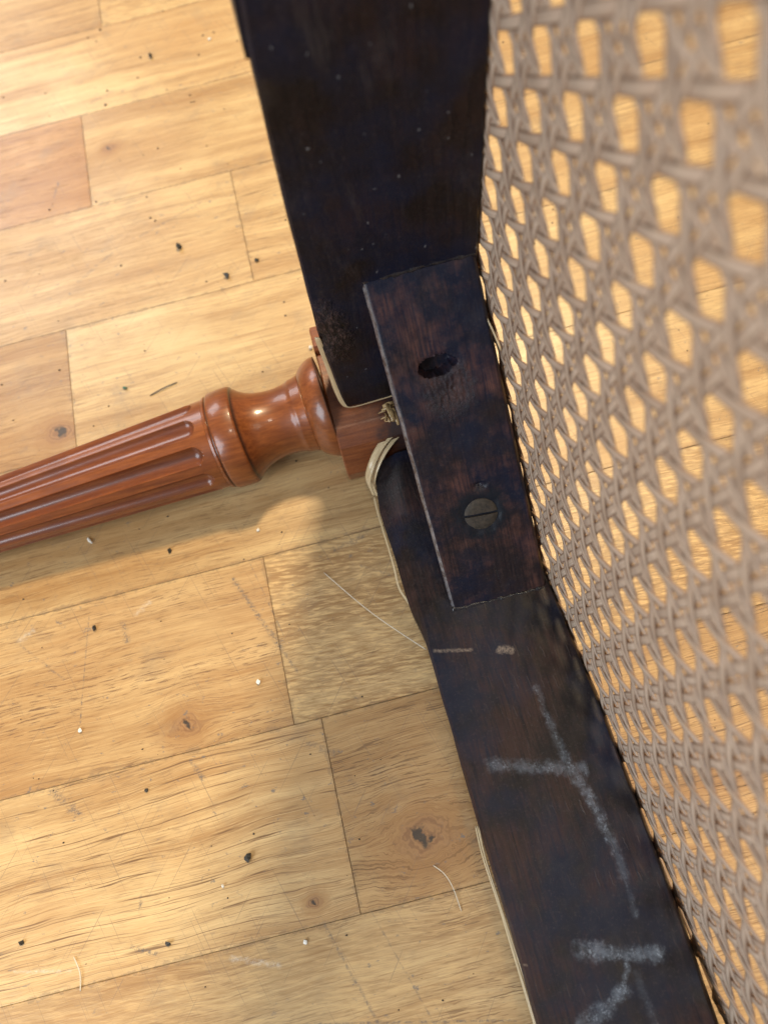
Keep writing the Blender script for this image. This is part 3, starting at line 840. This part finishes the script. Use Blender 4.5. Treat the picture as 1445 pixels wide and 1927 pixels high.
ribbon_b([(-7.0, 180, 66), (-6.6, 179, 54), (-5.0, 178.3, 45.0), (-1.5, 178.2, 42.2), (7, 178.2, 42.6), (18, 178, 43.6)], (-0.3, -0.75, -0.45), 3.2)
LOOP_A = [(16.9, 165.9, 32), (10.1, 163.7, 31), (3.6, 158.6, 29), (-1.2, 153.4, 25), (-3.3, 151.1, 19), (-2.6, 147.8, 12)]
LOOP_B = [(16.3, 163.9, 31), (11.0, 160.3, 30), (5.7, 156.0, 28), (0.9, 151.3, 23.5), (-1.6, 148.6, 15), (-1.2, 145.5, 9)]
ribbon('binding_strip', smooth_path(LOOP_A), [(-0.35, -0.35, 0.87)] * 31, 3.0, 0.42, M_BIND, chair, taper=0.3)
ribbon('binding_strip', smooth_path(LOOP_B), [(-0.45, -0.15, 0.87)] * 31, 2.5, 0.42, M_BIND, chair, taper=0.3)
ribbon('binding_strip', smooth_path([(p[0] + 1.2 - 0.25 * i, p[1] - 1.0 - 0.5 * i, p[2] + 0.7) for i, p in enumerate(LOOP_A)]), [(-0.3, -0.5, 0.8)] * 31, 1.5, 0.4, M_BIND, chair, taper=0.5)
bind('binding_strip', [(-2.6, 147, 6), (-2.9, 136, 6), (-2.9, 128, 6), (-2.3, 117, 6), (-1.8, 108, 6), (-1.8, 98.5, 6), (0.4, 91, 6), (3, 84, 7)], (-0.6, 0, 0.8), 1.2, 0.4)
bind('binding_strip', [(5.0, -8, 3), (4.6, -20, 4), (5.0, -34, 3), (5.6, -50, 4), (6.6, -66, 5), (7.2, -80, 5), (8, -110, 5)], (-0.7, 0, 0.7), 2.2)
for (x, y, z, dx, dy, dz, w) in [(11.5, 172.5, 43.5, 5.5, 0.6, 0.6, 2.6), (10.5, 170.8, 43.8, 6.5, 1.0, 0.4, 1.6), (13.5, 173.0, 44.5, 0.4, -7.5, 0.6, 2.0),
                                  (11.8, 169.5, 43.2, 1.0, -6.0, 1.4, 1.5), (15.0, 172.0, 44.6, -0.8, -8.5, 0.4, 2.2), (9.2, 167.5, 42.0, 6.5, 0.8, 1.0, 0.8),
                                  (13.0, 168.0, 43.8, -2.4, -3.6, 1.6, 0.9), (16.0, 170.0, 44.8, 0.2, -8.0, -2.0, 1.8), (10.8, 166.0, 41.6, 4.5, -1.6, 1.2, 0.7), (8.8, 170.4, 42.6, 3.4, -0.6, 1.8, 0.6)]:
    ribbon('splinter', [(x, y, z), (x + dx * 0.5, y + dy * 0.5, z + dz * 0.5 + 0.25), (x + dx, y + dy, z + dz)], (0.1, -0.4, 0.9), w, 0.55, M_SPL, chair, taper=0.35)

# ------------------------------------------------------------------ crumbs, chips and fibres on the floor
M_GRIT = mat_plain('dark_grit', (0.035, 0.035, 0.033), 0.6, 1.5)
M_WHITE = mat_plain('pale_chip', (0.74, 0.71, 0.64), 0.6, 1.0, 0.12)
M_GREEN = mat_plain('green_chip', (0.05, 0.13, 0.08), 0.5, 1.0)
M_FIBRE = mat_plain('pale_fibre', (0.60, 0.52, 0.40), 0.5, 1.0, 0.1)
def pebble(name, loc, size, mat, label, cat, group, stretch=(1, 1, 1), rot=0.0):
    verts = []; faces = []
    import bmesh
    bm = bmesh.new(); bmesh.ops.create_icosphere(bm, subdivisions=1, radius=1.0)
    sd = random.uniform(0, 99)
    for q in bm.verts:
        p = q.co.copy(); k = 0.95 + 0.95 * noise.noise(p * 1.7 + Vector((sd, 0, 0)))
        q.co = Vector((p.x * stretch[0], p.y * stretch[1], p.z * stretch[2])) * k * size * MM
    zmin = min(q.co.z for q in bm.verts)
    for q in bm.verts: q.co.z -= zmin
    me = bpy.data.meshes.new(name); bm.to_mesh(me); bm.free()
    me.materials.append(mat)
    o = bpy.data.objects.new(name, me); COL.objects.link(o)
    o.location = (loc[0] * MM, loc[1] * MM, 0.0); o.rotation_euler.z = rot
    return tag(o, label, cat, group)
G1, G2 = 'dark grit on the floor', 'pale chips on the floor'
for (x, y, s, lab) in [
        (-92.3, 2.1, 1.9, 'blocky dark grit crumb with a small shadow, near the floor knot'),
        (-148.8, 119.0, 1.5, 'black grit crumb lying alone below the fluted leg'),
        (-77.9, 335.4, 2.2, 'larger dark grit crumb above the fluted leg'),
        (-53.4, 306.2, 2.2, 'dark grit crumb close to the blackened upper rail'),
        (-34.9, 312.1, 1.5, 'small grey grit crumb nearest the upper rail'),
        (-107.9, 148.4, 1.4, 'dark crumb just under the middle of the fluted leg'),
        (-132.7, 39.3, 1.1, 'dark speck just below the long floor joint'),
        (-75.1, 502.4, 1.7, 'dark grit crumb near the top edge of the floor'),
        (-192.1, -7.8, 1.2, 'brown speck at the lower left edge of the floor'),
        (-130.6, -22.2, 1.3, 'dark flattened speck near the bottom of the floor')]:
    st = (1, 0.9, 0.8)
    pebble('grit_crumb', (x, y), s, M_GRIT, lab, 'crumb', G1, st, random.uniform(0, 6))
for (x, y, s, st, rot, lab) in [
        (-147.4, 164.7, 1.0, (0.9, 2.3, 0.8), 0.45, 'white rice shaped chip beside the underside of the fluted leg'),
        (-75.4, 73.4, 1.25, (1, 1, 0.7), 0.3, 'white chip between the floor knot and the plank end joint'),
        (-74.6, -34.0, 1.0, (1, 1, 0.7), 0.3, 'white chip lowest on the floor, below the small knot'),
        (-62.5, 147.2, 0.9, (1.2, 1, 0.7), 0.3, 'white chip below the collar of the leg'),
        (-160.1, 72.5, 1.2, (1, 1, 0.6), 0.9, 'yellowish chip left of the floor knot'),
        (-104.6, -6.1, 0.75, (1, 1, 0.7), 0.9, 'tiny white chip left of the blocky dark crumb'),
        (-16.0, 243.7, 1.4, (1, 0.8, 0.7), 0.9, 'white flake beside the cracked top of the leg'),
        (-34.0, 505.0, 1.3, (1, 0.8, 0.7), 0.2, 'pale chip at the top near the upper rail')]:
    pebble('pale_chip', (x, y), s, M_WHITE, lab, 'chip', G2, st, rot)
pebble('green_chip', (-119.9, 248.8), 1.5, M_GREEN, 'small green chip on the pale plank above the leg', 'chip', None, (1, 0.7, 0.5), -0.6)
def fibre(name, pts, w, label, mat):
    o = ribbon(name, smooth_path(pts), (0, 0, 1), w, w * 0.6, mat, None, taper=0.5)
    return tag(o, label, 'fibre', 'fibres on the floor')
fibre('cane_fibre', [(-35.2, 117.1, 0.4), (-26.5, 104.2, 1.2), (-17.4, 91.6, 2.2), (-7.5, 79.8, 3.0), (3.0, 68, 4.0)], 0.42, 'long straight pale fibre running up to the lower rail', M_FIBRE)
fibre('cane_fibre', [(-16.9, -18.5, 0.3), (-13.2, -22.6, 1.2), (-11.1, -28.3, 1.4), (-10.1, -37.5, 0.3)], 0.38, 'curved pale fibre below the big floor knot', M_FIBRE)
fibre('cane_fibre', [(-170.4, -18.0, 0.3), (-168.0, -24.4, 0.8), (-168.6, -31, 0.3)], 0.5, 'short curved straw coloured fibre at the lower left', M_FIBRE)
fibre('cane_fibre', [(-107.1, 240.1, 0.3), (-99, 242.4, 0.8), (-91.3, 244.1, 0.3)], 0.6, 'short dark splinter on the pale plank above the leg', M_GRIT)
# uncountable dust
verts = []; faces = []
for k in range(900):
    x = random.uniform(-230, 300); y = random.uniform(-130, 560); r = (0.12 + 0.55 * random.random() ** 3) * (1 + max(0, (y - 150) / 500))
    if -8 < x < 72: continue
    b = len(verts); a0 = random.uniform(0, 6.28); e = random.uniform(0.4, 1.0)
    for q in range(5):
        a = a0 + q * 1.2566; verts.append((x + r * math.cos(a), y + r * e * math.sin(a), 0.02))
    verts.append((x, y, r * 1.1))
    for q in range(5): faces.append((b + q, b + (q + 1) % 5, b + 5))
dust = link('dust', verts, faces, M_GRIT, None, False)
tag(dust, 'fine dark dust specks scattered over the oak floor', 'dust', kind='stuff')
